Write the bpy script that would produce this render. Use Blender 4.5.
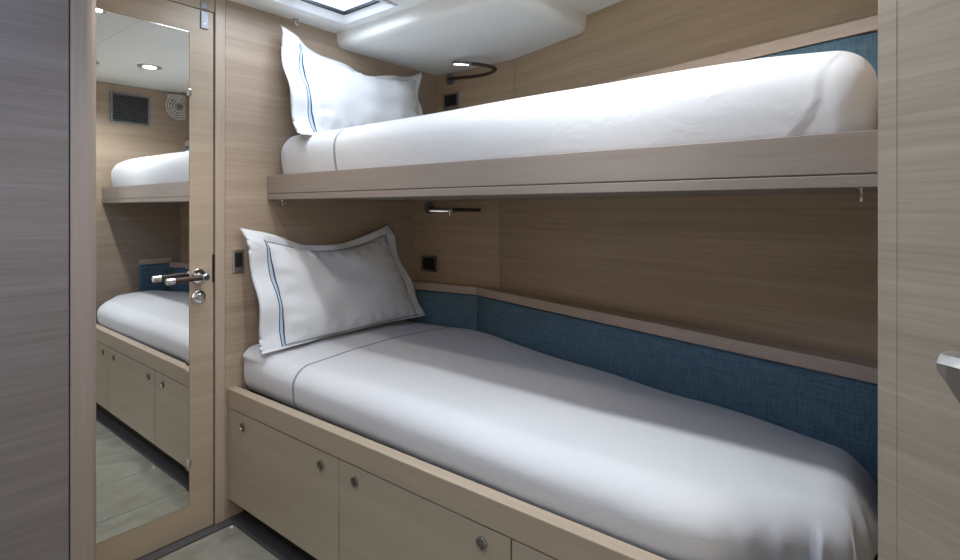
import bpy, bmesh, math, random
from mathutils import Vector, noise
random.seed(3)
S = bpy.context.scene
for o in list(bpy.data.objects): bpy.data.objects.remove(o)
COL = S.collection

# ------------------------------------------------------------------ camera
FPX, HOR = 530.0, 209.0
CAM = Vector((0.0, -1.96, 1.15))
cam_d = bpy.data.cameras.new('camera'); cam = bpy.data.objects.new('camera', cam_d); COL.objects.link(cam)
cam_d.lens = FPX / 960 * 36; cam_d.sensor_width = 36; cam_d.sensor_fit = 'HORIZONTAL'
cam_d.shift_y = -(280 - HOR) / 960; cam_d.clip_start = 0.02
YAW = math.atan(425 / FPX)                       # view direction above the +X axis
cam.location = CAM; cam.rotation_euler = (math.pi / 2, 0, YAW - math.pi / 2)
S.camera = cam

# ------------------------------------------------------------------ world, lights, exposure
S.view_settings.view_transform = 'Standard'; S.view_settings.look = 'None'
S.view_settings.gamma = 1.0; S.view_settings.use_curve_mapping = False
S.view_settings.exposure = 0.15
W = bpy.data.worlds.new('sky'); S.world = W; W.use_nodes = True
W.node_tree.nodes['Background'].inputs[0].default_value = (0.50, 0.66, 1.0, 1)
W.node_tree.nodes['Background'].inputs[1].default_value = 1.7

def lamp(name, kind, loc, power, col, rot=(0, 0, 0), **kw):
    d = bpy.data.lights.new(name, kind); d.energy = power; d.color = col
    for k, v in kw.items(): setattr(d, k, v)
    o = bpy.data.objects.new(name, d); COL.objects.link(o); o.location = loc; o.rotation_euler = rot
    return o
# daylight falling through the deck hatch
lamp('hatch_daylight', 'AREA', (1.05, -0.33, 2.03), 6.2, (0.92, 0.95, 1.0), shape='RECTANGLE', size=0.40, size_y=0.26)
lamp('added_hatch_fill', 'AREA', (-0.05, -1.08, 2.03), 9.5, (0.46, 0.63, 1.0), shape='RECTANGLE', size=0.50, size_y=0.38)  # blue fill for the wardrobe front, above an added unseen hatch
# unseen fill lamps added behind the camera to brighten the cabin
lamp('passage_fill', 'AREA', (-0.1, -2.55, 1.88), 2.5, (1.0, 0.92, 0.80), rot=(math.radians(28), 0, 0), shape='RECTANGLE', size=0.8, size_y=0.5)  # added soft fill from the passage side, has no fixture
lamp('rear_fill', 'AREA', (-0.25, -3.1, 1.15), 9.0, (1.0, 0.95, 0.88), rot=(math.radians(94), 0, math.radians(-22)), shape='RECTANGLE', size=1.0, size_y=1.3)  # added low fill, lifts the underside of the overhead box
DOWN = [(0.655, -0.47, 15.0, (1.0, 0.91, 0.80)), (1.144, -1.30, 3.5, (1.0, 0.94, 0.85)), (0.890, -1.45, 38.0, (0.90, 0.95, 1.0))]

# ------------------------------------------------------------------ materials
def mat(name):
    m = bpy.data.materials.new(name); m.use_nodes = True
    return m, m.node_tree.nodes, m.node_tree.links, m.node_tree.nodes['Principled BSDF']
def plain(name, col, rough=0.5, metal=0.0, spec=0.5, bump=0, bscale=200):
    m, N, L, b = mat(name)
    b.inputs['Base Color'].default_value = (*col, 1); b.inputs['Roughness'].default_value = rough
    b.inputs['Metallic'].default_value = metal; b.inputs['Specular IOR Level'].default_value = spec
    n = N.new('ShaderNodeTexNoise'); n.inputs['Scale'].default_value = bscale
    g = N.new('ShaderNodeNewGeometry'); L.new(g.outputs['Position'], n.inputs['Vector'])
    if bump:
        bp = N.new('ShaderNodeBump'); bp.inputs['Strength'].default_value = bump; bp.inputs['Distance'].default_value = 0.002
        L.new(n.outputs['Fac'], bp.inputs['Height']); L.new(bp.outputs['Normal'], b.inputs['Normal'])
    else:
        mr = N.new('ShaderNodeMapRange'); mr.inputs['To Min'].default_value = rough * 0.92; mr.inputs['To Max'].default_value = min(1, rough * 1.08)
        L.new(n.outputs['Fac'], mr.inputs['Value']); L.new(mr.outputs['Result'], b.inputs['Roughness'])
    return m
def wood(name, col, scale, contrast=0.16, rough=0.42, coarse=1.0, rot=0.0):
    m, N, L, b = mat(name)
    g = N.new('ShaderNodeNewGeometry'); mp = N.new('ShaderNodeMapping')
    mp.inputs['Scale'].default_value = scale; mp.inputs['Rotation'].default_value = (rot, 0, 0)
    L.new(g.outputs['Position'], mp.inputs['Vector'])
    n1 = N.new('ShaderNodeTexNoise'); n1.inputs['Scale'].default_value = 1.6; n1.inputs['Detail'].default_value = 8; n1.inputs['Roughness'].default_value = 0.65; n1.inputs['Distortion'].default_value = 0.4
    n2 = N.new('ShaderNodeTexNoise'); n2.inputs['Scale'].default_value = 0.22 * coarse; n2.inputs['Detail'].default_value = 3; n2.inputs['Distortion'].default_value = 0.6
    L.new(mp.outputs[0], n1.inputs['Vector']); L.new(mp.outputs[0], n2.inputs['Vector'])
    mx = N.new('ShaderNodeMath'); mx.operation = 'MULTIPLY_ADD'; mx.inputs[1].default_value = 0.55
    sc = N.new('ShaderNodeMath'); sc.operation = 'MULTIPLY'; sc.inputs[1].default_value = 0.45
    L.new(n2.outputs['Fac'], sc.inputs[0]); L.new(n1.outputs['Fac'], mx.inputs[0]); L.new(sc.outputs[0], mx.inputs[2])
    r = N.new('ShaderNodeValToRGB')
    r.color_ramp.elements[0].position = 0.33; r.color_ramp.elements[1].position = 0.68
    r.color_ramp.elements[0].color = (*[c * (1 - contrast * k) for c, k in zip(col, (1.0, 1.15, 1.35))], 1)
    r.color_ramp.elements[1].color = (*[min(1, c * (1 + contrast)) for c in col], 1)
    L.new(mx.outputs[0], r.inputs['Fac']); L.new(r.outputs['Color'], b.inputs['Base Color'])
    b.inputs['Roughness'].default_value = rough
    bp = N.new('ShaderNodeBump'); bp.inputs['Strength'].default_value = 0.12; bp.inputs['Distance'].default_value = 0.001
    L.new(n1.outputs['Fac'], bp.inputs['Height']); L.new(bp.outputs['Normal'], b.inputs['Normal'])
    return m
OAK = (0.41, 0.318, 0.228)
M = {}
M['oak_panel'] = wood('oak_panel', (0.395, 0.305, 0.228), (2.2, 2.2, 95), 0.20)
M['oak_post'] = wood('oak_post', (0.43, 0.34, 0.265), (75, 75, 2.0), 0.10)
M['oak_door'] = wood('oak_door', (0.42, 0.335, 0.245), (2.5, 2.5, 120), 0.11)
M['oak_hull'] = wood('oak_hull', (0.47, 0.35, 0.228), (1.8, 1.8, 110), 0.18)
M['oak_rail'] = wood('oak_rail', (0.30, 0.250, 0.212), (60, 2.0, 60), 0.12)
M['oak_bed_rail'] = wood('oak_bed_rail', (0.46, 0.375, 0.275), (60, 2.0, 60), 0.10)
M['oak_cabinet'] = wood('oak_cabinet', (0.46, 0.388, 0.285), (2.5, 2.5, 120), 0.11, rough=0.38)
M['oak_ledge'] = wood('oak_ledge', (0.56, 0.435, 0.34), (70, 2.5, 70), 0.12)
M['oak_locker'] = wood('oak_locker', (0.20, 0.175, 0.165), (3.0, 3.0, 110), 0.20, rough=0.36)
M['oak_leaf'] = wood('oak_leaf', (0.46, 0.39, 0.30), (2.6, 2.6, 80), 0.22, rot=0.0)
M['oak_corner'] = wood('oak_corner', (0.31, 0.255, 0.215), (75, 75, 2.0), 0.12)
M['dark'] = plain('dark_gap', (0.012, 0.010, 0.009), 0.8)
M['toe'] = plain('dark_plinth', (0.03, 0.027, 0.025), 0.6)
M['trimgrey'] = plain('grey_floor_trim', (0.085, 0.082, 0.08), 0.4)
M['white_gel'] = plain('white_headliner', (0.86, 0.86, 0.82), 0.62, bump=0.05, bscale=90)
M['white_frame'] = plain('white_hatch_frame', (0.82, 0.83, 0.84), 0.35)
M['chrome'] = plain('chrome', (0.72, 0.72, 0.72), 0.16, 1.0)
M['steel'] = plain('brushed_steel', (0.50, 0.49, 0.47), 0.32, 1.0)
M['knob'] = plain('dull_steel_knob', (0.30, 0.285, 0.26), 0.3, 1.0)
M['black'] = plain('black_plastic', (0.012, 0.013, 0.015), 0.35)
M['gasket'] = plain('black_gasket', (0.01, 0.011, 0.014), 0.6)
M['leather'] = plain('brown_leather', (0.045, 0.022, 0.013), 0.42, bump=0.3, bscale=500)
M['grey_metal'] = plain('grey_metal', (0.22, 0.23, 0.24), 0.4, 0.6)
M['satin'] = plain('satin_metal', (0.26, 0.27, 0.29), 0.45, 0.5)
M['fan'] = plain('white_fan_plastic', (0.70, 0.68, 0.63), 0.4)
M['wall_white'] = plain('passage_wall', (0.55, 0.50, 0.43), 0.6)
M['mirror'] = plain('mirror_silver', (0.92, 0.93, 0.91), 0.0, 1.0)
for k in ('mirror',):
    b = M[k].node_tree.nodes['Principled BSDF']
    for l in list(b.inputs['Roughness'].links): M[k].node_tree.links.remove(l)
    b.inputs['Roughness'].default_value = 0.004
def emit(name, col, s):
    m, N, L, b = mat(name)
    b.inputs['Emission Color'].default_value = (*col, 1); b.inputs['Emission Strength'].default_value = s
    b.inputs['Base Color'].default_value = (*col, 1); b.inputs['Roughness'].default_value = 0.3
    return m
M['bulb'] = emit('lamp_diffuser', (1.0, 0.96, 0.9), 12)
M['led'] = emit('reading_light_strip', (1.0, 0.97, 0.92), 5)
M['led_dim'] = emit('reading_light_strip_dim', (1.0, 0.97, 0.92), 0.5)
def glass():
    m, N, L, b = mat('hatch_acrylic')
    t = N.new('ShaderNodeBsdfTransparent'); t.inputs[0].default_value = (0.92, 0.96, 1.0, 1)
    gl = N.new('ShaderNodeBsdfGlossy'); gl.inputs['Roughness'].default_value = 0.05
    mx = N.new('ShaderNodeMixShader'); mx.inputs[0].default_value = 0.05; L.new(t.outputs[0], mx.inputs[1]); L.new(gl.outputs[0], mx.inputs[2])
    L.new(mx.outputs[0], N['Material Output'].inputs['Surface'])
    return m
M['glass'] = glass()
def fabric(name, col, col2, scale=420):
    m, N, L, b = mat(name)
    g = N.new('ShaderNodeNewGeometry')
    outs = []
    for sc in ((scale * 0.04, scale * 0.04, scale), (scale, scale, scale * 0.06)):
        mp = N.new('ShaderNodeMapping'); mp.inputs['Scale'].default_value = sc
        n = N.new('ShaderNodeTexNoise'); n.inputs['Scale'].default_value = 1; n.inputs['Detail'].default_value = 4
        L.new(g.outputs['Position'], mp.inputs[0]); L.new(mp.outputs[0], n.inputs['Vector']); outs.append(n.outputs['Fac'])
    ad = N.new('ShaderNodeMath'); ad.operation = 'ADD'; L.new(outs[0], ad.inputs[0]); L.new(outs[1], ad.inputs[1])
    mr = N.new('ShaderNodeMapRange'); mr.inputs['From Min'].default_value = 0.75; mr.inputs['From Max'].default_value = 1.25
    L.new(ad.outputs[0], mr.inputs['Value'])
    r = N.new('ShaderNodeMix'); r.data_type = 'RGBA'; r.inputs[6].default_value = (*col, 1); r.inputs[7].default_value = (*col2, 1)
    L.new(mr.outputs[0], r.inputs[0]); L.new(r.outputs[2], b.inputs['Base Color'])
    b.inputs['Roughness'].default_value = 0.9; b.inputs['Specular IOR Level'].default_value = 0.2
    bp = N.new('ShaderNodeBump'); bp.inputs['Strength'].default_value = 0.35; bp.inputs['Distance'].default_value = 0.001
    L.new(mr.outputs[0], bp.inputs['Height']); L.new(bp.outputs['Normal'], b.inputs['Normal'])
    return m
M['blue'] = fabric('blue_woven_fabric', (0.075, 0.138, 0.185), (0.155, 0.245, 0.305))
LINEN = (0.70, 0.705, 0.715)
def cloth(name, mode, ys=0.0, skew=0.0):
    """white cotton with a stitched blue double line: across the bed (mode 'sheet', at y = ys) or round a pillow (mode 'pillow', by UV)."""
    m, N, L, b = mat(name)
    def math_(op, a, c=None):
        n = N.new('ShaderNodeMath'); n.operation = op
        for i, v in enumerate((a, c)):
            if v is None: continue
            if isinstance(v, (int, float)): n.inputs[i].default_value = v
            else: L.new(v, n.inputs[i])
        return n.outputs[0]
    g = N.new('ShaderNodeNewGeometry')
    sep = N.new('ShaderNodeSeparateXYZ')
    if mode == 'sheet':
        L.new(g.outputs['Position'], sep.inputs[0])
        wn = N.new('ShaderNodeTexNoise'); wn.inputs['Scale'].default_value = 4; L.new(g.outputs['Position'], wn.inputs['Vector'])
        d = math_('ADD', math_('SUBTRACT', sep.outputs['Y'], ys), math_('MULTIPLY', math_('SUBTRACT', wn.outputs['Fac'], 0.5), 0.03))
        d = math_('SUBTRACT', d, math_('MULTIPLY', math_('SUBTRACT', sep.outputs['X'], 1.15), skew))
        d = math_('ABSOLUTE', d)
        line = math_('LESS_THAN', d, 0.0052); inner = math_('LESS_THAN', d, 0.0018)
        seam = math_('LESS_THAN', math_('ABSOLUTE', math_('SUBTRACT', d, 0.075)), 0.0012)
    else:
        uv = N.new('ShaderNodeUVMap'); L.new(uv.outputs[0], sep.inputs[0])
        ax = math_('SUBTRACT', 0.74 / 2, math_('ABSOLUTE', math_('SUBTRACT', sep.outputs['X'], 0.0)))
        ay = math_('SUBTRACT', 0.47 / 2, math_('ABSOLUTE', math_('SUBTRACT', sep.outputs['Y'], 0.0)))
        d = math_('MINIMUM', ax, ay)
        d = math_('ABSOLUTE', math_('SUBTRACT', d, 0.052))
        line = math_('LESS_THAN', d, 0.0046); inner = math_('LESS_THAN', d, 0.0020)
        seam = math_('MULTIPLY', line, 0.0)
    mx = N.new('ShaderNodeMix'); mx.data_type = 'RGBA'; mx.inputs[6].default_value = (*LINEN, 1); mx.inputs[7].default_value = (0.03, 0.07, 0.13, 1)
    L.new(line, mx.inputs[0])
    m2 = N.new('ShaderNodeMix'); m2.data_type = 'RGBA'; m2.inputs[7].default_value = (0.50, 0.58, 0.64, 1)
    L.new(mx.outputs[2], m2.inputs[6]); L.new(math_('MULTIPLY', inner, 0.9), m2.inputs[0])
    m3 = N.new('ShaderNodeMix'); m3.data_type = 'RGBA'; m3.inputs[7].default_value = (0.62, 0.61, 0.58, 1)
    L.new(m2.outputs[2], m3.inputs[6]); L.new(math_('MULTIPLY', seam, 0.5), m3.inputs[0])
    L.new(m3.outputs[2], b.inputs['Base Color'])
    b.inputs['Roughness'].default_value = 0.75; b.inputs['Specular IOR Level'].default_value = 0.25
    b.inputs['Sheen Weight'].default_value = 0.15
    n = N.new('ShaderNodeTexNoise'); n.inputs['Scale'].default_value = 14; n.inputs['Detail'].default_value = 5; n.inputs['Distortion'].default_value = 0.8
    L.new(g.outputs['Position'], n.inputs['Vector'])
    bp = N.new('ShaderNodeBump'); bp.inputs['Strength'].default_value = 0.35; bp.inputs['Distance'].default_value = 0.006
    L.new(n.outputs['Fac'], bp.inputs['Height']); L.new(bp.outputs['Normal'], b.inputs['Normal'])
    return m
M['sheet_low'] = cloth('white_sheet_lower', 'sheet', -0.350, 0.05)
M['sheet_up'] = cloth('white_sheet_upper', 'sheet', -0.40)
M['pillow'] = cloth('white_pillowcase', 'pillow')
def tiles():
    m, N, L, b = mat('floor_tiles')
    g = N.new('ShaderNodeNewGeometry')
    n = N.new('ShaderNodeTexNoise'); n.inputs['Scale'].default_value = 5; n.inputs['Detail'].default_value = 6; n.inputs['Distortion'].default_value = 1.6
    L.new(g.outputs['Position'], n.inputs['Vector'])
    r = N.new('ShaderNodeValToRGB'); r.color_ramp.elements[0].position = 0.3; r.color_ramp.elements[1].position = 0.75
    r.color_ramp.elements[0].color = (0.215, 0.21, 0.165, 1); r.color_ramp.elements[1].color = (0.35, 0.34, 0.275, 1)
    L.new(n.outputs['Fac'], r.inputs[0]); L.new(r.outputs[0], b.inputs['Base Color'])
    b.inputs['Roughness'].default_value = 0.28
    return m
M['tile'] = tiles()
M['grout'] = plain('floor_grout', (0.13, 0.13, 0.115), 0.7)

# ------------------------------------------------------------------ mesh helpers (world coordinates)
def nb(): return bmesh.new()
def box(bm, x0, x1, y0, y1, z0, z1, bev=0.0):
    g = bmesh.ops.create_cube(bm, size=1)
    for v in g['verts']:
        v.co = Vector(((x0 + x1) / 2 + v.co.x * (x1 - x0), (y0 + y1) / 2 + v.co.y * (y1 - y0), (z0 + z1) / 2 + v.co.z * (z1 - z0)))
    if bev:
        es = {e for v in g['verts'] for e in v.link_edges}
        bmesh.ops.bevel(bm, geom=list(es), offset=bev, segments=2, affect='EDGES', profile=0.5)
    return bm
def rings(bm, loops, caps=True, closed=True):
    vs = [[bm.verts.new(p) for p in lp] for lp in loops]
    n = len(vs[0])
    for a, b in zip(vs, vs[1:]):
        for i in range(n if closed else n - 1):
            bm.faces.new((a[i], a[(i + 1) % n], b[(i + 1) % n], b[i]))
    if caps:
        bm.faces.new(vs[0][::-1]); bm.faces.new(vs[-1])
    return vs
def prism(bm, poly, z0, z1, bev=0.0):
    vs = rings(bm, [[(x, y, z0) for x, y in poly], [(x, y, z1) for x, y in poly]])
    bmesh.ops.recalc_face_normals(bm, faces=bm.faces)
    if bev:
        es = {e for r in vs for v in r for e in v.link_edges}
        bmesh.ops.bevel(bm, geom=list(es), offset=bev, segments=2, affect='EDGES', profile=0.5)
    return bm
def frame(d):
    d = Vector(d).normalized(); u = d.orthogonal().normalized(); return u, d.cross(u)
def lathe(bm, base, axis, prof, n=32):
    """prof: list of (radius, distance along the axis)"""
    a = Vector(axis).normalized(); u, w = frame(a); base = Vector(base)
    rings(bm, [[base + a * t + (u * math.cos(2 * math.pi * i / n) + w * math.sin(2 * math.pi * i / n)) * max(r, 1e-4) for i in range(n)] for r, t in prof])
    bmesh.ops.recalc_face_normals(bm, faces=bm.faces)
    return bm
def spline(pts, k=8):
    pts = [Vector(p) for p in pts]; P = [pts[0]] + pts + [pts[-1]]; out = []
    for i in range(1, len(P) - 2):
        for j in range(k):
            t = j / k; a, b, c, d = P[i - 1:i + 3]
            out.append(0.5 * (2 * b + (c - a) * t + (2 * a - 5 * b + 4 * c - d) * t * t + (3 * b - a - 3 * c + d) * t ** 3))
    return out + [pts[-1]]
def tube(bm, pts, r, n=14, ref=(0, 0, 1)):
    pts = [Vector(p) for p in pts]; loops = []
    rs = r if isinstance(r, (list, tuple)) else [r] * len(pts)
    for i, p in enumerate(pts):
        t = (pts[min(i + 1, len(pts) - 1)] - pts[max(i - 1, 0)]).normalized()
        u = t.cross(Vector(ref)); u = u.normalized() if u.length > 1e-3 else t.orthogonal().normalized()
        w = t.cross(u)
        loops.append([p + (u * math.cos(2 * math.pi * k / n) + w * math.sin(2 * math.pi * k / n)) * rs[i] for k in range(n)])
    rings(bm, loops); bmesh.ops.recalc_face_normals(bm, faces=bm.faces)
    return bm
def ringm(bm, c, axis, R, r, n=48, m=10):
    a = Vector(axis).normalized(); u, w = frame(a); c = Vector(c); loops = []
    for i in range(n):
        th = 2 * math.pi * i / n; d = u * math.cos(th) + w * math.sin(th)
        loops.append([c + d * (R + r * math.cos(2 * math.pi * k / m)) + a * r * math.sin(2 * math.pi * k / m) for k in range(m)])
    loops.append(loops[0]); rings(bm, loops, caps=False)
    bmesh.ops.remove_doubles(bm, verts=bm.verts, dist=1e-6); bmesh.ops.recalc_face_normals(bm, faces=bm.faces)
    return bm
def world_loc(o):
    v = Vector(o.location)
    while o.parent: o = o.parent; v = v + o.location
    return v
def part(name, bm, m, parent=None, smooth=False, kind=None, label=None, flat_angle=None):
    me = bpy.data.meshes.new(name)
    xs = [v.co for v in bm.verts]
    c = Vector(((min(v.x for v in xs) + max(v.x for v in xs)) / 2, (min(v.y for v in xs) + max(v.y for v in xs)) / 2, min(v.z for v in xs)))
    for v in bm.verts: v.co -= c
    bmesh.ops.recalc_face_normals(bm, faces=bm.faces)
    bm.to_mesh(me); bm.free()
    me.materials.append(M[m] if isinstance(m, str) else m)
    o = bpy.data.objects.new(name, me); COL.objects.link(o)
    o.location = c
    if parent: o.location = c - world_loc(parent); o.parent = parent
    if smooth:
        for p in me.polygons: p.use_smooth = True
        me.set_sharp_from_angle(angle=math.radians(40))
    if kind: o['kind'] = kind
    if label: o['label'] = label
    return o
def struct(name, bm, m, **k): return part(name, bm, m, kind='structure', **k)
def thing(name, loc, label, cat, group=None):
    o = bpy.data.objects.new(name, None); COL.objects.link(o); o.location = loc; o.empty_display_size = 0.05
    return tag(o, label, cat, group)
def tag(o, label, cat, group=None):
    o['label'] = label; o['category'] = cat
    if group: o['group'] = group
    return o
def sempty(name, loc, label=None):
    o = bpy.data.objects.new(name, None); COL.objects.link(o); o.location = loc; o['kind'] = 'structure'
    return o
def lerp(a, b, t): return a + (b - a) * t

# ------------------------------------------------------------------ plan of the cabin
YF = -1.95                       # foot wall
ZC = 1.925                       # headliner
LOW = [(1.904, 0.0), (1.951, -0.511), (1.562, YF)]       # hull lining beside the lower bunk
LEDGE = [(1.843, 0.0), (1.902, -0.41), (1.492, YF)]      # front of the ledge / cushion
UP = [(2.075, 0.0), (2.070, -0.505), (1.665, YF)]        # hull lining beside the upper bunk
ULEDGE = [(2.010, 0.0), (2.010, -0.41), (1.592, YF)]
def off(line, d):                # shift a plan line towards the hull
    return [(x + d, y) for x, y in line]

# floor
bm = nb()
def cut(a, b, s):
    out = []; v = b
    while v > a: out.append((max(v - s, a), v)); v -= s
    return out
for x0, x1 in cut(-1.0, 0.945, 0.40):
    for y0, y1 in cut(-3.4, -0.045, 0.30):
        box(bm, x0 + 0.001, x1 - 0.001, y0 + 0.001, y1 - 0.001, -0.03, 0.0, 0.0008)
fl = struct('floor', bm, 'tile')
bm = nb(); box(bm, -1.2, 2.4, -3.5, 0.1, -0.06, -0.0025); part('grout_bed', bm, 'grout', fl)
bm = nb(); box(bm, -1.0, 1.02, -0.043, 0.0, -0.002, 0.004, 0.001); struct('trim_1', bm, 'trimgrey')
bm = nb(); box(bm, 0.947, 0.995, YF, -0.044, -0.002, 0.004, 0.001); struct('trim_2', bm, 'trimgrey')

# ceiling with the hatch opening
HX0, HX1, HY0, HY1 = 0.83, 1.385, -0.452, -0.125
bm = nb()
for x0, x1, y0, y1 in ((-1.0, -0.34, -1.99, 0.06), (-0.34, 0.24, -1.99, -1.31), (-0.34, 0.24, -0.85, 0.06), (0.24, 0.8275, -1.99, 0.06), (0.83, HX1, HY1, 0.06), (0.83, HX1, -1.99, HY0), (HX1, 2.3, -1.99, 0.06)):
    rings(bm, [[(x0, y0, lerp(0, 0.02, -y0 / 1.95) + ZC + dz), (x1, y0, lerp(0, 0.02, -y0 / 1.95) + ZC + dz), (x1, y1, ZC + dz + lerp(0, .02, -y1 / 1.95)), (x0, y1, ZC + dz + lerp(0, .02, -y1 / 1.95))] for dz in (0, 0.04)])
box(bm, -1.0, 2.3, -3.5, -1.992, ZC + 0.02, ZC + 0.06)
struct('ceiling', bm, 'white_gel')
def hatch(name, hole, G, GZ):
    HX0, HX1, HY0, HY1 = hole; GX0, GX1, GY0, GY1 = G
    hw = sempty(name, ((GX0 + GX1) / 2, (GY0 + GY1) / 2, ZC))
    bm = nb()   # sloping white surround
    o_ = [(HX0, HY0), (HX1, HY0), (HX1, HY1), (HX0, HY1)]; i_ = [(GX0 - .012, GY0 - .012), (GX1 + .012, GY0 - .012), (GX1 + .012, GY1 + .012), (GX0 - .012, GY1 + .012)]
    rings(bm, [[(x, y, ZC - 0.003) for x, y in o_], [(x, y, ZC - 0.004) for x, y in [(HX0 + .012, HY0 + .012), (HX1 - .012, HY0 + .012), (HX1 - .012, HY1 - .012), (HX0 + .012, HY1 - .012)]], [(x, y, GZ - 0.004) for x, y in i_], [(x, y, GZ + 0.05) for x, y in i_], [(x, y, GZ + 0.05) for x, y in o_]], caps=False)
    part('window_frame', bm, 'white_frame', hw)
    bm = nb()
    for x0, x1, y0, y1 in ((GX0 - .012, GX1 + .012, GY0 - .012, GY0), (GX0 - .012, GX1 + .012, GY1, GY1 + .012), (GX0 - .012, GX0, GY0, GY1), (GX1, GX1 + .012, GY0, GY1)):
        box(bm, x0, x1, y0, y1, GZ - 0.006, GZ + 0.006)
    part('gasket', bm, 'gasket', hw, label='black rubber gasket')
    bm = nb(); box(bm, GX0, GX1, GY0, GY1, GZ - 0.002, GZ + 0.004); part('pane', bm, 'glass', hw)
    xm = (GX0 + GX1) / 2
    bm = nb(); box(bm, xm - 0.02, xm + 0.02, GY1 - 0.02, GY1 + 0.004, GZ - 0.014, GZ - 0.003, 0.002); part('latch', bm, 'black', hw)
hatch('window_1', (HX0, HX1, HY0, HY1), (0.875, 1.335, -0.434, -0.178), 1.950)
hatch('added_window', (-0.34, 0.24, -1.31, -0.85), (-0.29, 0.19, -1.26, -0.90), 1.965)  # added out-of-view hatch, an opening for the blue fill light

# overhead white locker / duct along the hull
ob = nb()
pb = [(1.430, 0.0), (2.071, 0.0), (2.069, -0.505), (1.945, -0.955), (1.430, -0.955)]
def inset(p, d): return [(p[0][0] + d, 0.0), (p[1][0], 0.0), p[2], (p[3][0], p[3][1] + d), (p[4][0] + d, p[4][1] + d)]
rings(ob, [[(x, y, ZC + .012) for x, y in pb], [(x, y, 1.888) for x, y in inset(pb, 0.004)], [(x, y, 1.874) for x, y in inset(pb, 0.012)], [(x, y, 1.865) for x, y in inset(pb, 0.030)], [(x, y, 1.863) for x, y in inset(pb, 0.045)]])
tag(part('overhead_locker', ob, 'white_gel', smooth=True), 'white moulded overhead box fixed under the ceiling above the upper bunk', 'cabinet')

# ------------------------------------------------------------------ walls
bm = nb(); box(bm, 0.939, 1.905, 0.0, 0.03, 0.0, 1.19); box(bm, 0.939, 2.3, 0.0, 0.03, 1.19, ZC + 0.03)
struct('wall_head', bm, 'oak_panel')
bm = nb(); box(bm, 0.36, 0.9, 0.0, 0.04, 1.8645, ZC + 0.03, 0.0); box(bm, -1.0, 0.36, 0.0, 0.04, 0, ZC + 0.03); struct('wall_left', bm, 'oak_door')
bm = nb(); prism(bm, [(0.9005, -0.006), (0.9365, -0.006), (0.9365, 0.03), (0.9005, 0.03)], 0.003, ZC + 0.001, 0.003); struct('trim_3', bm, 'oak_post')
bm = nb(); box(bm, 0.30, 0.95, 0.045, 0.06, 0, ZC + .03); struct('wall_behind_door', bm, 'dark')
def hull(line, z0, z1, name):
    bm = nb()
    for a, b, g in ((line[0], line[1], 0.0), (line[1], line[2], 0.0012)):
        prism(bm, [(a[0], a[1] - g), (b[0], b[1] + 0.0), (b[0] + 0.03, b[1]), (a[0] + 0.03, a[1] - g)], z0, z1)
    return struct(name, bm, 'oak_hull')
hull([(LOW[0][0], 0), LOW[1], (LOW[2][0], YF)], 0.0, 1.205, 'wall_right')
hull([(UP[0][0], 0), UP[1], (UP[2][0], YF)], 1.205, ZC + 0.03, 'wall_right_upper')
for nm, ln, z0, z1 in (('trim_4', LOW, 0.79, 1.19), ('trim_5', UP, 1.4, 1.87)):    # joint between the two lining panels
    bm = nb(); x, y = ln[1]
    prism(bm, [(x - 0.0012, y + 0.0020), (x - 0.0022, y - 0.0030), (x + 0.004, y - 0.0030), (x + 0.004, y + 0.0020)], z0, z1); struct(nm, bm, 'oak_post')
# foot wall, passage walls
bm = nb(); box(bm, 0.86, 2.3, YF - 0.035, YF, 0.0, ZC + 0.03); struct('wall_foot', bm, 'oak_panel')
bm = nb(); box(bm, -1.03, -1.0, -3.5, 0.04, 0, ZC + 0.06); struct('wall_port', bm, 'wall_white')
bm = nb(); box(bm, -1.03, 2.33, -3.53, -3.5, 0, ZC + 0.06); struct('wall_back', bm, 'wall_white')
bm = nb(); box(bm, 1.6, 1.63, -3.5, YF - 0.036, 0, ZC + 0.06); struct('wall_passage', bm, 'wall_white')

# ------------------------------------------------------------------ ledges and blue cushions
def strip(front, back, z0, z1, bm, gap=0.0):
    for i in range(2):
        a, b, c, d = front[i], front[i + 1], back[i + 1], back[i]
        s = 0.0015 if i else 0.0
        prism(bm, [(a[0], a[1] - s), (b[0], b[1]), (c[0] - 0.001, c[1]), (d[0] - 0.001, d[1] - s)], z0, z1, 0.0015)
bm = nb(); strip(LEDGE, LOW, 0.752, 0.788, bm)
prism(bm, [(1.310, YF + 0.001), (1.496, YF + 0.001), (1.500, YF + 0.022), (1.310, YF + 0.022)], 0.786, 0.822, 0.0015)
struct('trim_6', bm, 'oak_ledge')
bm = nb(); strip(ULEDGE, UP, 1.585, 1.620, bm); struct('trim_7', bm, 'oak_ledge')
def cushion(a, b, c, d, z0, z1, label, group):
    """plan quad a-b front, c-d back; softly rounded"""
    bm = nb(); n = 14; loops = []
    for i in range(n + 1):
        t = i / n; f = Vector((lerp(a[0], b[0], t), lerp(a[1], b[1], t))); k = Vector((lerp(d[0], c[0], t), lerp(d[1], c[1], t)))
        e = 1 - 0.5 * (max(0, abs(2 * t - 1) - 0.965) / 0.035) ** 2
        lp = []
        for u, w in ((0.0, 0.02), (0.12, 0.0), (0.5, 0.0), (0.88, 0.0), (1.0, 0.02), (1.0, 0.98), (0.9, 1.0), (0.1, 1.0), (0.0, 0.98)):
            # u across thickness (0 front), w height
            pass
        prof = [(0.30, 0.0), (0.06, 0.015), (0.0, 0.06), (0.0, 0.5), (0.0, 0.94), (0.06, 0.985), (0.3, 1.0), (1.0, 1.0), (1.0, 0.0)]
        for u, w in prof:
            u2 = 1 - (1 - u) * e
            p = f.lerp(k, u2); lp.append((p.x, p.y, lerp(z0, z1, w)))
        loops.append(lp)
    rings(bm, loops)
    return tag(part('backrest_cushion', bm, 'blue', smooth=True), label, 'cushion', group)
G = 'blue padded panels along the hull'
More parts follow.
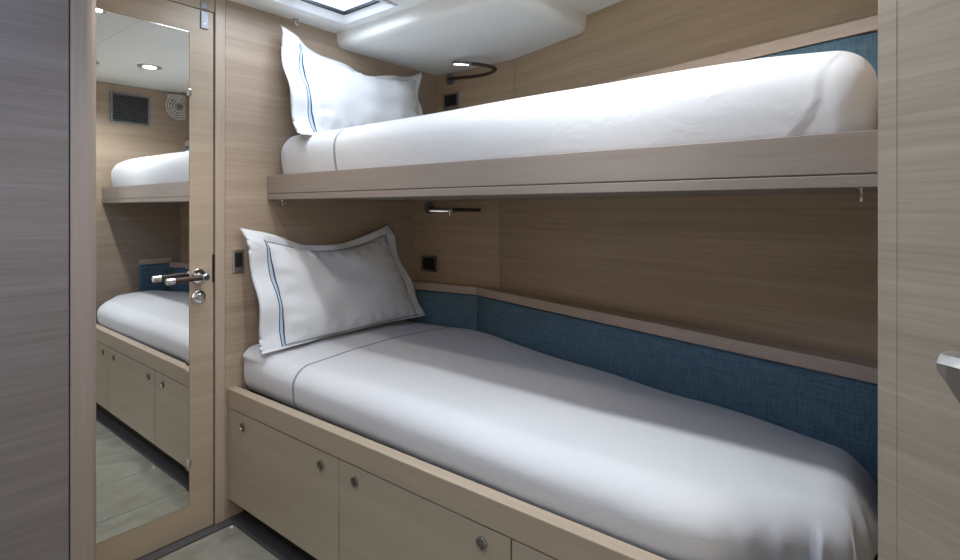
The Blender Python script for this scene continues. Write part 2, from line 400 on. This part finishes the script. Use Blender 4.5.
cushion((LEDGE[0][0] - .006, -0.003), (LEDGE[1][0] - .006, LEDGE[1][1] + .001), (LEDGE[1][0] + .030, LEDGE[1][1] + .001), (LEDGE[0][0] + .030, -0.003), 0.462, 0.750, 'short blue woven cushion panel behind the lower pillow, left of the seam', G)
cushion((LEDGE[1][0] - .006, LEDGE[1][1] - .001), (LEDGE[2][0] - .006, YF + .020), (LEDGE[2][0] + .030, YF + .020), (LEDGE[1][0] + .030, LEDGE[1][1] - .001), 0.462, 0.750, 'long blue woven cushion panel beside the lower bunk, right of the seam', G)
cushion((1.310, YF + .016), (1.484, YF + .016), (1.485, YF + .002), (1.310, YF + .002), 0.462, 0.784, 'narrow blue cushion panel at the foot of the lower bunk, seen in the mirror', G)
cushion((ULEDGE[1][0] - .006, ULEDGE[1][1] - .001), (ULEDGE[2][0] - .006, YF + .004), (ULEDGE[2][0] + .030, YF + .004), (ULEDGE[1][0] + .030, ULEDGE[1][1] - .001), 1.29, 1.583, 'blue woven cushion panel behind the foot of the upper mattress', G)

# ------------------------------------------------------------------ mirror door (door_1)
d1 = sempty('door_1', (0.63, 0, 0.003))
DX0, DX1, DZ0, DZ1 = 0.365, 0.8955, 0.006, 1.861
MX0, MX1, MZ0, MZ1 = 0.42, 0.8135, 0.108, 1.775
bm = nb()
box(bm, DX0, MX0, 0.0, 0.035, DZ0, DZ1); box(bm, MX1, DX1, 0.0, 0.035, DZ0, DZ1)
box(bm, MX0, MX1, 0.0, 0.035, DZ0, MZ0); box(bm, MX0, MX1, 0.0, 0.035, MZ1, DZ1); box(bm, MX0, MX1, 0.012, 0.035, MZ0, MZ1)
part('door_leaf', bm, 'oak_door', d1)
bm = nb()   # bevelled glass lying almost flush in its frame
rings(bm, [[(MX0 + a, y, MZ0 + a), (MX1 - a, y, MZ0 + a), (MX1 - a, y, MZ1 - a), (MX0 + a, y, MZ1 - a)] for a, y in ((0.0015, 0.009), (0.0015, 0.0001), (0.012, 0.0))])
part('mirror', bm, 'mirror', d1)
for z in (1.56, 0.26):
    bm = nb(); box(bm, MX1 - 0.006, MX1 + 0.006, -0.005, 0.001, z - 0.012, z + 0.012, 0.0015); part('mirror_clip', bm, 'chrome', d1)
# lever handle
hd = nb(); lathe(hd, (0.842, 0, 0.912), (0, -1, 0), [(0.026, -0.001), (0.026, 0.006), (0.024, 0.008), (0.012, 0.009), (0.010, 0.045), (0.012, 0.05), (0.0125, 0.066), (0.009, 0.069)])
ho = part('door_handle', hd, 'chrome', d1, smooth=True)
bm = nb(); tube(bm, [(0.835, -0.056, 0.912), (0.80, -0.056, 0.911), (0.742, -0.056, 0.909)], 0.0095); part('leather_grip', bm, 'leather', ho, smooth=True, label='dark brown leather wrapped lever')
bm = nb(); tube(bm, [(0.742, -0.056, 0.909), (0.718, -0.056, 0.908)], 0.0115); part('end_cap', bm, 'chrome', ho, smooth=True)
bm = nb(); lathe(bm, (0.842, 0, 0.838), (0, -1, 0), [(0.025, -0.001), (0.025, 0.006), (0.021, 0.009), (0.013, 0.0095), (0.013, 0.018), (0.011, 0.02)])
ko = part('privacy_lock', bm, 'chrome', d1, smooth=True)
bm = nb(); box(bm, 0.839, 0.845, -0.026, -0.019, 0.829, 0.847, 0.001); part('thumb_turn', bm, 'steel', ko)
bm = nb(); box(bm, 0.8915, 0.9005, -0.0025, 0.003, 0.885, 0.985, 0.001); part('strike_plate', bm, 'black', d1)
bm = nb(); box(bm, 0.850, 0.876, -0.006, 0.0, 1.795, 1.857, 0.002); lp = part('latch_plate', bm, 'satin', d1)
bm = nb(); lathe(bm, (0.863, -0.006, 1.812), (0, -1, 0), [(0.004, 0), (0.004, 0.0015), (0.002, 0.002)], 12); part('screw', bm, 'chrome', lp)
bm = nb(); box(bm, 0.850, 0.876, -0.004, 0.0, 1.866, 1.892, 0.002); tag(part('door_catch', bm, 'satin'), 'small grey steel catch plate on the frame above the mirror door', 'latch')

# ------------------------------------------------------------------ locker front at the left and its rounded post
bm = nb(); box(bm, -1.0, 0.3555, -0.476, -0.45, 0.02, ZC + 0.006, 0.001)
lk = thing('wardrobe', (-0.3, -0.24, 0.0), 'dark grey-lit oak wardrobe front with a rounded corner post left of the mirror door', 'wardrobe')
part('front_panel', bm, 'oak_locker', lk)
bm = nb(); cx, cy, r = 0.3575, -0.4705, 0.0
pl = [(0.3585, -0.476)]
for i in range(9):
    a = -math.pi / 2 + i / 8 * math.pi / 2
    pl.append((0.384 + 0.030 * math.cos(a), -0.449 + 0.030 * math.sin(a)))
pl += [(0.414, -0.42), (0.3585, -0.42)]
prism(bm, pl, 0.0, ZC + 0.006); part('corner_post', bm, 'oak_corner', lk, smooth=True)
bm = nb(); box(bm, -0.99, 0.38, -0.448, -0.44, 0.0, ZC + .006); box(bm, 0.372, 0.40, -0.42, -0.044, 0.004, ZC + .006); part('carcass', bm, 'oak_post', lk)

def shear(bm, k=0.0105):
    for v in bm.verts:
        if v.co.z > 0.05: v.co.z += k * -v.co.y
    return bm
# ------------------------------------------------------------------ lower bunk base with cabinet doors
XL = 0.946
lb = thing('lower_bunk', (1.3, -1.0, 0.0), 'oak lower bunk base with round-knobbed cabinet doors under the front rail', 'bunk bed')
bm = nb(); box(bm, XL - 0.002, 0.980, YF + .002, -0.002, 0.418, 0.487, 0.0025); shear(bm); part('side_rail', bm, 'oak_bed_rail', lb)
bm = nb(); box(bm, XL, 0.97, -0.0290, -0.002, 0.078, 0.4165, 0.001); part('stile', bm, 'oak_cabinet', lb)
for a, b in ((-0.034, -0.6725), (-0.6770, -1.2860), (-1.2905, YF + .004)):
    bm = nb(); box(bm, XL, XL + 0.018, b, a, 0.080, 0.4145, 0.001); shear(bm); dr = part('cabinet_door', bm, 'oak_cabinet', lb)
    for y in ((-0.118, -0.587) if a > -0.1 else (-0.749, -1.207) if a > -1 else (-1.37, -1.86)):
        bm = nb(); lathe(bm, (XL, y, 0.371 - 0.014 * y), (-1, 0, 0), [(0.0155, -0.001), (0.0155, 0.003), (0.0135, 0.005), (0.0115, 0.0050), (0.0105, 0.0012), (0.0005, 0.0012)], 24)
        kn = part('knob', bm, 'knob', dr, smooth=True)
bm = nb(); box(bm, 1.005, 1.03, YF + .002, -0.002, 0.0, 0.085); part('toe_kick', bm, 'toe', lb)
bm = nb(); box(bm, 0.972, 1.004, YF + .002, -0.002, 0.085, 0.40)
prism(bm, [(1.002, -0.003), (LEDGE[0][0] - .01, -0.003), (LEDGE[1][0] - .01, LEDGE[1][1]), (LEDGE[2][0] - .01, YF + .003), (1.002, YF + .003)], 0.40, 0.455)
part('mattress_board', bm, 'toe', lb)

# ------------------------------------------------------------------ upper bunk
XU = 1.103
ub = thing('upper_bunk', (1.5, -1.0, 1.187), 'upper bunk shelf with grooved oak front board spanning the cabin', 'bunk bed')
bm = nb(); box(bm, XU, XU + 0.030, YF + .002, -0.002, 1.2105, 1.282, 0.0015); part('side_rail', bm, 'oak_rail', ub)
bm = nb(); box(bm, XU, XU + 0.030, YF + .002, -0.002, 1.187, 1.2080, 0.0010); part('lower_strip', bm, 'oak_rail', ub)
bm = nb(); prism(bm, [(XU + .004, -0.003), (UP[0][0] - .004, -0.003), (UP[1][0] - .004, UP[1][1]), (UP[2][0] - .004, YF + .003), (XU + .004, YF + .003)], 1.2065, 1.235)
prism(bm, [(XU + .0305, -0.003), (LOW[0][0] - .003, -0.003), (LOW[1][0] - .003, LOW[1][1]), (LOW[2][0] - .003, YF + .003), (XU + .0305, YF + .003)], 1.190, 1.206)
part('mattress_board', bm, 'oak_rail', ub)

# ------------------------------------------------------------------ mattresses
def smooth(a, b, x):
    t = max(0.0, min(1.0, (x - a) / (b - a))); return t * t * (3 - 2 * t)
def mattress(name, xf, far, y0, y1, z0, z1, r, warp, m, label, NY=150):
    """rounded box following the plan: front at x = xf, far edge far(y)"""
    NX, NZ = 44, 18
    bm = nb(); seen = {}
    def vert(i, j, k):
        key = (i, j, k)
        if key in seen: return seen[key]
        def ax(n, N, L, rr):                     # denser samples near both ends
            t = n / N; d = 0.5 * L - rr; s = 2 * t - 1
            e = 0.72
            return math.copysign((abs(s) / e) * d if abs(s) < e else d + rr * (abs(s) - e) / (1 - e), s)
        py = -ax(j, NY, y0 - y1, r)
        Wd = far(min(0, (y0 + y1) / 2 + py)) - xf
        hx, hy, hz = Wd / 2, (y0 - y1) / 2, (z1 - z0) / 2
        p = Vector((ax(i, NX, Wd, r), py, lerp(-hz, hz, k / NZ)))
        q = Vector((max(-hx + r, min(hx - r, p.x)), max(-hy + r, min(hy - r, p.y)), max(-hz + r * .9, min(hz - r * .9, p.z))))
        d = p - q
        if d.length > 1e-7:
            mxc = max(abs(d.x), abs(d.y), abs(d.z) / .9)
            d = d.normalized() * mxc
        p = q + d
        w = Vector((xf + Wd / 2 + p.x, (y0 + y1) / 2 + p.y, (z0 + z1) / 2 + p.z))
        v = bm.verts.new(warp(w, hx, Wd)); seen[key] = v; return v
    def face(*ks):
        bm.faces.new([vert(*k) for k in ks])
    for i in range(NX):
        for j in range(NY):
            face((i, j, NZ), (i + 1, j, NZ), (i + 1, j + 1, NZ), (i, j + 1, NZ)); face((i, j, 0), (i, j + 1, 0), (i + 1, j + 1, 0), (i + 1, j, 0))
        for k in range(NZ):
            face((i, 0, k), (i + 1, 0, k), (i + 1, 0, k + 1), (i, 0, k + 1)); face((i, NY, k), (i, NY, k + 1), (i + 1, NY, k + 1), (i + 1, NY, k))
    for j in range(NY):
        for k in range(NZ):
            face((0, j, k), (0, j, k + 1), (0, j + 1, k + 1), (0, j + 1, k)); face((NX, j, k), (NX, j + 1, k), (NX, j + 1, k + 1), (NX, j, k + 1))
    o = part(name, bm, m, smooth=True)
    for p in o.data.polygons: p.use_smooth = True
    at = o.data.attributes.get('sharp_edge')
    if at: o.data.attributes.remove(at)
    return tag(o, label, 'mattress')
def far_low(y): return (lerp(LEDGE[0][0], LEDGE[1][0], y / LEDGE[1][1]) if y > LEDGE[1][1] else lerp(LEDGE[1][0], LEDGE[2][0], (y - LEDGE[1][1]) / (YF - LEDGE[1][1]))) - 0.008
def far_up(y): return (ULEDGE[0][0] if y > ULEDGE[1][1] else lerp(ULEDGE[1][0], ULEDGE[2][0], (y - ULEDGE[1][1]) / (YF - ULEDGE[1][1]))) - 0.010
def nz(x, y, z, s, seed=0): return noise.noise(Vector((x * s + seed, y * s + seed * 1.7, z * s)))
def warp_low(p, hx, Wd):
    x, y, z = p
    u = (x - 1.0) / Wd
    top = smooth(0.52, 0.59, z)
    z += top * (0.014 * math.sin(math.pi * max(0, min(1, u))) + 0.004 * nz(x, y, 0, 3.2, 4) + 0.006 * nz(x * 2, y * 0.8, 0, 2.2, 9))
    z -= top * 0.016 * smooth(0.55, 1.0, u) * (0.6 + 0.8 * nz(0, y, 0, 3.1, 2))
    side = 1 - smooth(0.0, 0.10, u)
    x += 0.007 * y * side
    hd = smooth(-0.22, -0.03, y) * (1 - smooth(0.0, 0.25, u)) * smooth(0.50, 0.58, z)
    z += 0.026 * hd; x -= 0.016 * hd * smooth(0.58, 0.60, z)
    x += side * (-0.006 * math.sin(math.pi * max(0, min(1, (z - 0.487) / 0.12))) + 0.003 * nz(0, y, z, 5, 7))
    # the foot corner is tucked in on a slant and the sheet hangs in pleats round it
    e = smooth(-1.52, -1.88, y)
    x += 0.13 * e * e * max(0.0, min(1.0, 1 - u)) ** 1.5
    f = smooth(-1.62, -1.80, y) * (1 - smooth(0.15, 0.55, u))
    low = smooth(0.605, 0.555, z)
    x += f * 0.010 * math.sin((x - 1.3 * y) * 62 + 2.2 * nz(x, y, z, 5, 3)) * low
    y -= f * 0.007 * math.sin((x - 1.3 * y) * 62 + 2.2 * nz(x, y, z, 5, 3)) * low
    y -= 0.030 * smooth(-1.80, -1.885, y) * smooth(0.60, 0.50, z) * (0.4 + 0.6 * smooth(0.1, 0.5, u))
    z += f * 0.006 * nz(x, y, z, 13, 8) * top
    if y > -0.05: y = -0.05 + (y + 0.05) * (0.044 / 0.110)
    return Vector((x, y, z))
mattress('mattress', 1.002, far_low, 0.060, -1.895, 0.457, 0.606, 0.060, warp_low, 'sheet_low', 'white sheeted mattress with one thin blue line across it on the lower bunk')
def warp_up(p, hx, Wd):
    x, y, z = p
    z += 0.010 * smooth(1.33, 1.42, z) * smooth(-0.7, -1.3, y) * smooth(-1.92, -1.72, y)
    u = (x - 1.14) / Wd
    top = smooth(1.36, 1.42, z)
    z += top * (0.006 * math.sin(math.pi * max(0, min(1, u))) + 0.003 * nz(x, y, 0, 3.2, 14))
    side = 1 - smooth(0.0, 0.12, u)
    x += side * (-0.010 * math.sin(math.pi * max(0, min(1, (z - 1.285) / 0.14))) + 0.003 * nz(0, y, z, 4, 17))
    ys = -1.795 - 0.55 * max(0, z - 1.29) - 0.012 * math.sin((z - 1.29) * 40)    # folded flap edge at the foot
    s = smooth(ys + 0.002, ys - 0.004, y) * side
    x += 0.0022 * s
    x += 0.014 * smooth(-0.10, 0.0, y) * side
    if y > -0.06: y = -0.06 + (y + 0.06) * (0.045 / 0.095)
    x -= 0.0015 * side * math.exp(-((y - ys - 0.006) / 0.005) ** 2)
    return Vector((x, y, z))
mattress('mattress', 1.136, far_up, 0.033, -1.921, 1.237, 1.437, 0.066, warp_up, 'sheet_up', 'white sheeted mattress with folded foot corner on the upper bunk', 330)

# ------------------------------------------------------------------ pillows
def pillow(TL, TR, BR, BL, sag, bulge, label, seed, fl_=(0.10, 0.05, 0.02, 0.09), bow=0.0):
    """fl_: share of the width / height taken by the flange left, right, bottom, top"""
    TL, TR, BR, BL = map(Vector, (TL, TR, BR, BL))
    NU, NV = 74, 48; bm = nb(); uvl = None
    nrm = ((TR - TL).cross(BL - TL)).normalized()
    if nrm.y > 0: nrm = -nrm
    Wp, Hp = 0.74, 0.47
    grid = {}
    for side in (1, -1):
        for i in range(NU + 1):
            for j in range(NV + 1):
                u, v = i / NU, j / NV                       # v: 0 bottom .. 1 top
                edge = i in (0, NU) or j in (0, NV)
                if side == -1 and edge: grid[(i, j, -1)] = grid[(i, j, 1)]; continue
                s, t = 2 * u - 1, 2 * v - 1
                fx = (Wp / 2 - 0.052) / (Wp / 2); fy = (Hp / 2 - 0.052) / (Hp / 2)
                def pos(q_, f, a, b_):
                    if q_ < -f: return (q_ + 1) / (1 - f) * a
                    if q_ > f: return 1 - (1 - q_) / (1 - f) * b_
                    return lerp(a, 1 - b_, (q_ + f) / (2 * f))
                uu, vv = pos(s, fx, fl_[0], fl_[1]), pos(t, fy, fl_[2], fl_[3])
                p = BL.lerp(BR, uu).lerp(TL.lerp(TR, uu), vv)
                p.x -= bow * (1 - uu) * math.sin(math.pi * min(1, vv * 1.0))
                bu, bv = max(0, 1 - (abs(s) / fx) ** 2.6), max(0, 1 - (abs(t) / fy) ** 2.6)
                b = (bu * bv) ** 0.46
                d = b * bulge * (1.0 if side == 1 else 0.35)
                p = p + nrm * side * (d + 0.0025)
                # sag of the upper edge between the two peaked corners
                p.z -= sag * (1 - abs(s) ** 1.7) * max(0, v) ** 1.5
                p.z += 0.010 * (1 - abs(s) ** 2) * (1 - v) ** 3
                # the sides are drawn in a little by the filling
                p.x += (-s) * 0.020 * (1 - t * t)
                p += nrm * side * (0.012 * nz(s * 1.1, t, side, 2.3, seed) * (0.3 + b)) 
                fl = 1 - min(1, b * 3)
                p += nrm * (0.012 * fl * math.sin(9 * s + seed) * (1 if abs(t) > fy else 0.2) + 0.012 * fl * math.sin(7 * t + seed * 2) * (1 if abs(s) > fx else 0.2))
                # puckers running in from the border
                p += nrm * side * 0.004 * math.exp(-((1 - min(1, bv)) * 0 + (abs(t) / fy - 0.86) ** 2 / 0.012)) * math.sin(s * 34 + 2 * nz(s, t, 0, 5, seed))
                p += nrm * side * 0.004 * math.exp(-((abs(s) / fx - 0.88) ** 2 / 0.010)) * math.sin(t * 22 + 2 * nz(s, t, 0, 5, seed))
                grid[(i, j, side)] = bm.verts.new(p)
    uvl = bm.loops.layers.uv.new('UVMap')
    for side in (1, -1):
        for i in range(NU):
            for j in range(NV):
                ks = [(i, j), (i + 1, j), (i + 1, j + 1), (i, j + 1)]
                if side == -1: ks = ks[::-1]
                vs = [grid[(a, b, side)] for a, b in ks]
                f = bm.faces.new(vs)
                for lp, (a, b) in zip(f.loops, ks): lp[uvl].uv = ((a / NU - 0.5) * Wp, (b / NV - 0.5) * Hp)
    o = part('pillow', bm, 'pillow')
    for p in o.data.polygons: p.use_smooth = True
    return tag(o, label, 'pillow', 'white pillows with blue stitched border')
pillow((0.975, -0.045, 1.085), (1.700, -0.045, 1.082), (1.855, -0.150, 0.634), (0.985, -0.160, 0.628), 0.088, 0.075, 'white blue-bordered pillow leaning on the wall at the head of the lower bunk', 1.3, (0.105, 0.075, 0.02, 0.09))
pillow((1.125, -0.040, 1.862), (1.905, -0.040, 1.840), (1.83, -0.165, 1.445), (1.095, -0.215, 1.412), 0.085, 0.075, 'white blue-bordered pillow standing on the upper bunk under the ceiling hatch', 4.1, (0.110, 0.05, 0.02, 0.10), 0.022)

# ------------------------------------------------------------------ reading lights, sockets, switch, hooks
def hullpt(line, y, d=0.0):
    x = lerp(line[0][0], line[1][0], y / line[1][1]); return x - d
def reading(base, arm, head, pin, label, led='led'):
    t = thing('reading_light', base, label, 'lamp', 'reading lights over the bunks')
    bm = nb(); lathe(bm, base, (-1, 0, 0), [(0.029, 0), (0.029, 0.010), (0.027, 0.013), (0.007, 0.014), (0.006, 0.022)], 28); part('wall_base', bm, 'grey_metal', t, smooth=True)
    bm = nb(); tube(bm, spline(arm), 0.0082); part('flexible_arm', bm, 'leather', t, smooth=True, label='brown leather covered arm')
    bm = nb(); pts = [Vector(p) for p in head]; a = (pts[1] - pts[0]).normalized()
    tube(bm, [pts[0], pts[0] + a * 0.004, pts[1] - a * 0.004, pts[1]], [0.0075, 0.0095, 0.0095, 0.0075]); hd_ = part('lamp_head', bm, 'grey_metal' if led == 'led' else 'steel', t, smooth=True)
    bm = nb(); q0, q1 = pts[0].lerp(pts[1], 0.08), pts[0].lerp(pts[1], 0.82); dn = Vector((-0.0045, -0.001, -0.0065))
    tube(bm, [q0 + dn, q0.lerp(q1, .5) + dn, q1 + dn], [0.003, 0.0045, 0.003]); part('light_strip', bm, led, hd_, smooth=True)
    bm = nb(); tube(bm, [Vector(pin), Vector(pin) + Vector((0, 0, -0.024))], 0.0032, 10); part('switch_pin', bm, 'chrome', hd_, smooth=True)
    return t
reading((2.0735, -0.102, 1.829), [(2.052, -0.102, 1.829), (2.045, -0.17, 1.822), (2.03, -0.29, 1.808), (2.00, -0.40, 1.797), (1.965, -0.475, 1.797), (1.935, -0.475, 1.804), (1.910, -0.435, 1.815), (1.900, -0.385, 1.826)],
        [(1.890, -0.280, 1.846), (1.900, -0.392, 1.825)], (1.893, -0.378, 1.822), 'lit reading light on a brown bent arm above the upper bunk socket')
reading((1.9125, -0.105, 1.155), [(1.883, -0.280, 1.146), (1.890, -0.36, 1.146), (1.900, -0.436, 1.145)],
        [(1.876, -0.132, 1.148), (1.884, -0.288, 1.146)], (1.878, -0.270, 1.142), 'folded reading light with brown arm on the wall above the lower bunk socket', 'led_dim')
bm = nb(); 
def socket(line, yc, zc, label):
    t = thing('power_socket', (hullpt(line, yc), yc, zc - 0.04), label, 'socket', 'sockets beside the bunks')
    x = hullpt(line, yc) - 0.0015
    bm = nb(); box(bm, x - 0.008, x, yc - 0.058, yc + 0.058, zc - 0.040, zc + 0.040, 0.002); pl_ = part('face_plate', bm, 'steel', t)
    bm = nb(); box(bm, x - 0.011, x - 0.006, yc - 0.040, yc + 0.040, zc - 0.029, zc + 0.029, 0.001); part('insert', bm, 'black', t, label='black insert')
    return t
socket(LOW, -0.105, 0.878, 'black and steel socket plate above the ledge behind the lower pillow')
socket(UP, -0.108, 1.716, 'black and steel socket plate half hidden behind the upper mattress')
t = thing('light_switch', (0.9855, 0, 0.911), 'upright steel switch plate on the wall left of the lower pillow', 'switch')
bm = nb(); box(bm, 0.964, 1.007, -0.008, 0.0, 0.911, 0.997, 0.002); part('face_plate', bm, 'steel', t)
bm = nb(); box(bm, 0.972, 0.999, -0.011, -0.006, 0.932, 0.986, 0.001); part('rocker', bm, 'black', t, label='black rocker')
def hook(c, label, s=1.0):
    x, y, z = c; t = thing('lee_cloth_hook', c, label, 'hook', 'small chrome hooks')
    bm = nb(); lathe(bm, (x, y, z), (0, 0, -1), [(0.011 * s, 0), (0.011 * s, 0.003), (0.004, 0.004), (0.004, 0.009)], 18); part('hook_base', bm, 'chrome', t, smooth=True)
    bm = nb(); tube(bm, spline([(x, y, z - 0.006), (x, y, z - 0.018), (x + 0.006, y, z - 0.026), (x + 0.013, y, z - 0.022), (x + 0.014, y, z - 0.016)], 5), 0.0024, 8); part('hook_bend', bm, 'chrome', t, smooth=True)
hook((1.215, -0.022, ZC), 'tiny chrome hook on the ceiling edge above the upper pillow')
hook((1.150, -0.032, 1.190), 'tiny chrome hook under the upper bunk near the headboard wall')
hook((1.150, -1.900, 1.190), 'tiny chrome hook under the upper bunk near the foreground door', 1.3)
for x, y, lab in ((0.932, -0.062, 'tiny pale floor stud in the tile corner by the mirror door'), (0.930, -0.648, 'tiny pale floor stud by the cabinets, seen only in the mirror')):
    bm = nb(); lathe(bm, (x, y, 0.0), (0, 0, 1), [(0.006, 0), (0.0055, 0.002), (0.003, 0.003)], 16); tag(part('floor_stud', bm, 'white_frame', smooth=True), lab, 'stud', 'pale floor studs')

# ------------------------------------------------------------------ things seen in the mirror: vent, fan, downlights
t = thing('air_vent', (1.26, YF, 1.70), 'black louvred air vent high on the foot wall, seen in the mirror', 'vent')
bm = nb()
for x0, x1, z0, z1 in ((1.147, 1.374, 1.699, 1.709), (1.147, 1.374, 1.881, 1.891), (1.147, 1.160, 1.709, 1.881), (1.361, 1.374, 1.709, 1.881)): box(bm, x0, x1, YF, YF + 0.010, z0, z1)
part('frame', bm, 'satin', t)
bm = nb(); box(bm, 1.160, 1.361, YF, YF + 0.002, 1.709, 1.881); part('backing', bm, 'black', t)
bm = nb()
for k in range(13):
    z = 1.714 + k * 0.0130
    rings(bm, [[(x, YF + 0.002, z + 0.006), (x, YF + 0.009, z), (x, YF + 0.009, z + 0.002), (x, YF + 0.002, z + 0.008)] for x in (1.160, 1.361)])
part('louvres', bm, 'grey_metal', t)
FC = Vector((1.520, -1.865, 1.838)); 
t = thing('wall_fan', (1.505, YF, 1.84), 'small white caged fan on the foot wall by the ceiling, seen in the mirror', 'fan')
bm = nb()
for R in (0.082, 0.066, 0.050, 0.034): ringm(bm, FC + Vector((0, 0.012 - R * 0.1, 0)), (0, 1, 0), R, 0.0036, 36, 6)
for k in range(12):
    a = k * math.pi / 6; d = Vector((math.cos(a), 0, math.sin(a)))
    tube(bm, [FC + Vector((0, 0.012, 0)) + d * 0.018, FC + Vector((0, 0.009, 0)) + d * 0.05, FC + Vector((0, 0.003, 0)) + d * 0.075], 0.0016, 6, ref=(0, 1, 0))
part('cage', bm, 'fan', t, smooth=True)
bm = nb(); lathe(bm, FC + Vector((0, 0.016, 0)), (0, -1, 0), [(0.001, 0), (0.014, 0.001), (0.018, 0.006), (0.018, 0.04), (0.024, 0.045), (0.022, 0.066)], 24); part('motor', bm, 'grey_metal', t, smooth=True)
for k in range(3):
    a = k * 2 * math.pi / 3 + 0.4; bm = nb(); loops = []
    for i in range(7):
        r_ = 0.016 + i * 0.0085; w = 0.34 + 0.10 * math.sin(i / 6 * math.pi)
        lp = []
        for s in (-1, -0.3, 0.4, 1):
            aa = a + s * w; lp.append(FC + Vector((r_ * math.cos(aa), -0.012 + 0.007 * s, r_ * math.sin(aa))))
        loops.append(lp + [p + Vector((0, -0.0015, 0)) for p in lp[::-1]])
    rings(bm, loops); part('blade', bm, 'grey_metal', t, smooth=True)
bm = nb(); box(bm, FC.x - 0.045, FC.x + 0.045, YF + 0.001, YF + 0.014, 1.905, 1.935, 0.004)
for sx in (-1, 1):
    tube(bm, spline([(FC.x + sx * 0.030, YF + 0.010, 1.915), (FC.x + sx * 0.034, YF + 0.04, 1.917), (FC.x + sx * 0.022, -1.878, 1.905), (FC.x, -1.880, 1.880)], 6), 0.006, 8, ref=(1, 0, 0))
part('bracket', bm, 'fan', t, smooth=True)
LAB = ['round ceiling downlight between the hatch and the wardrobe', 'round grey-rimmed ceiling downlight reflected in the mirror above the vent', 'round ceiling downlight by the entrance, out of the frame']
for (x, y, p, c), lab in zip(DOWN, LAB):
    zc = ZC + 0.02 * (-y / 1.95)
    t = thing('ceiling_downlight', (x, y, zc), lab, 'ceiling light', 'downlights')
    bm = nb(); lathe(bm, (x, y, zc + 0.001), (0, 0, -1), [(0.058, 0), (0.060, 0.004), (0.050, 0.008), (0.034, 0.006), (0.032, 0.002)], 36); part('bezel', bm, 'steel', t, smooth=True)
    bm = nb(); lathe(bm, (x, y, zc), (0, 0, -1), [(0.033, 0), (0.032, 0.006), (0.020, 0.009), (0.001, 0.0095)], 32); part('diffuser', bm, 'bulb', t, smooth=True)
    l = lamp('downlight_lamp', 'SPOT', (x, y, zc - 0.015), p, c, spot_size=math.radians(104 if x < 0.7 else 150), spot_blend=0.5, shadow_soft_size=0.03)
    l.parent = t; l.location = (0, 0, -0.015)

# ------------------------------------------------------------------ foreground door leaf at the right (door_2)
far = Vector((0.778, -1.935)); dr_ = Vector((0.594, 0.804)); nrm = Vector((0.804, -0.594))    # nrm points away from the camera side
near = far - dr_ * 0.62
d2 = sempty('door_2', (near.x, near.y, 0.01))
def q(s, n): p = far - dr_ * s + nrm * n; return (p.x, p.y)
bm = nb(); prism(bm, [q(0.0, 0.0), q(0.62, 0.0), q(0.62, 0.036), q(0.0, 0.036)], 0.012, 1.90, 0.002); part('door_leaf', bm, 'oak_leaf', d2)
bm = nb(); prism(bm, [q(0.0005, -0.0004), q(0.022, -0.0004), q(0.022, -0.0001), q(0.0005, -0.0001)], 0.012, 1.90); part('edge_lipping', bm, 'oak_leaf', d2)
HZ = 0.993
bm = nb(); c0 = q(0.245, 0.0); lathe(bm, (c0[0], c0[1], HZ), (-nrm.x, -nrm.y, 0), [(0.026, -0.001), (0.026, 0.007), (0.011, 0.009), (0.010, 0.05)], 28)
h2 = part('door_handle', bm, 'chrome', d2, smooth=True)
bm = nb(); loops = []
for s, zt, zb, w in ((0.106, 1.012, 1.000, 0.005), (0.108, 1.0155, 0.998, 0.009), (0.118, 1.016, 0.988, 0.011), (0.132, 1.016, 0.970, 0.012), (0.20, 1.014, 0.972, 0.012), (0.26, 1.012, 0.975, 0.011)):
    loops.append([(*q(s, -0.056 - w), zb), (*q(s, -0.056 - w), zt - 0.011), (*q(s, -0.056 - w * 0.5), zt - 0.003), (*q(s, -0.056 + w - 0.002), zt), (*q(s, -0.056 + w), zt - 0.002), (*q(s, -0.056 + w), zb)])
rings(bm, loops); part('lever', bm, 'steel', h2)
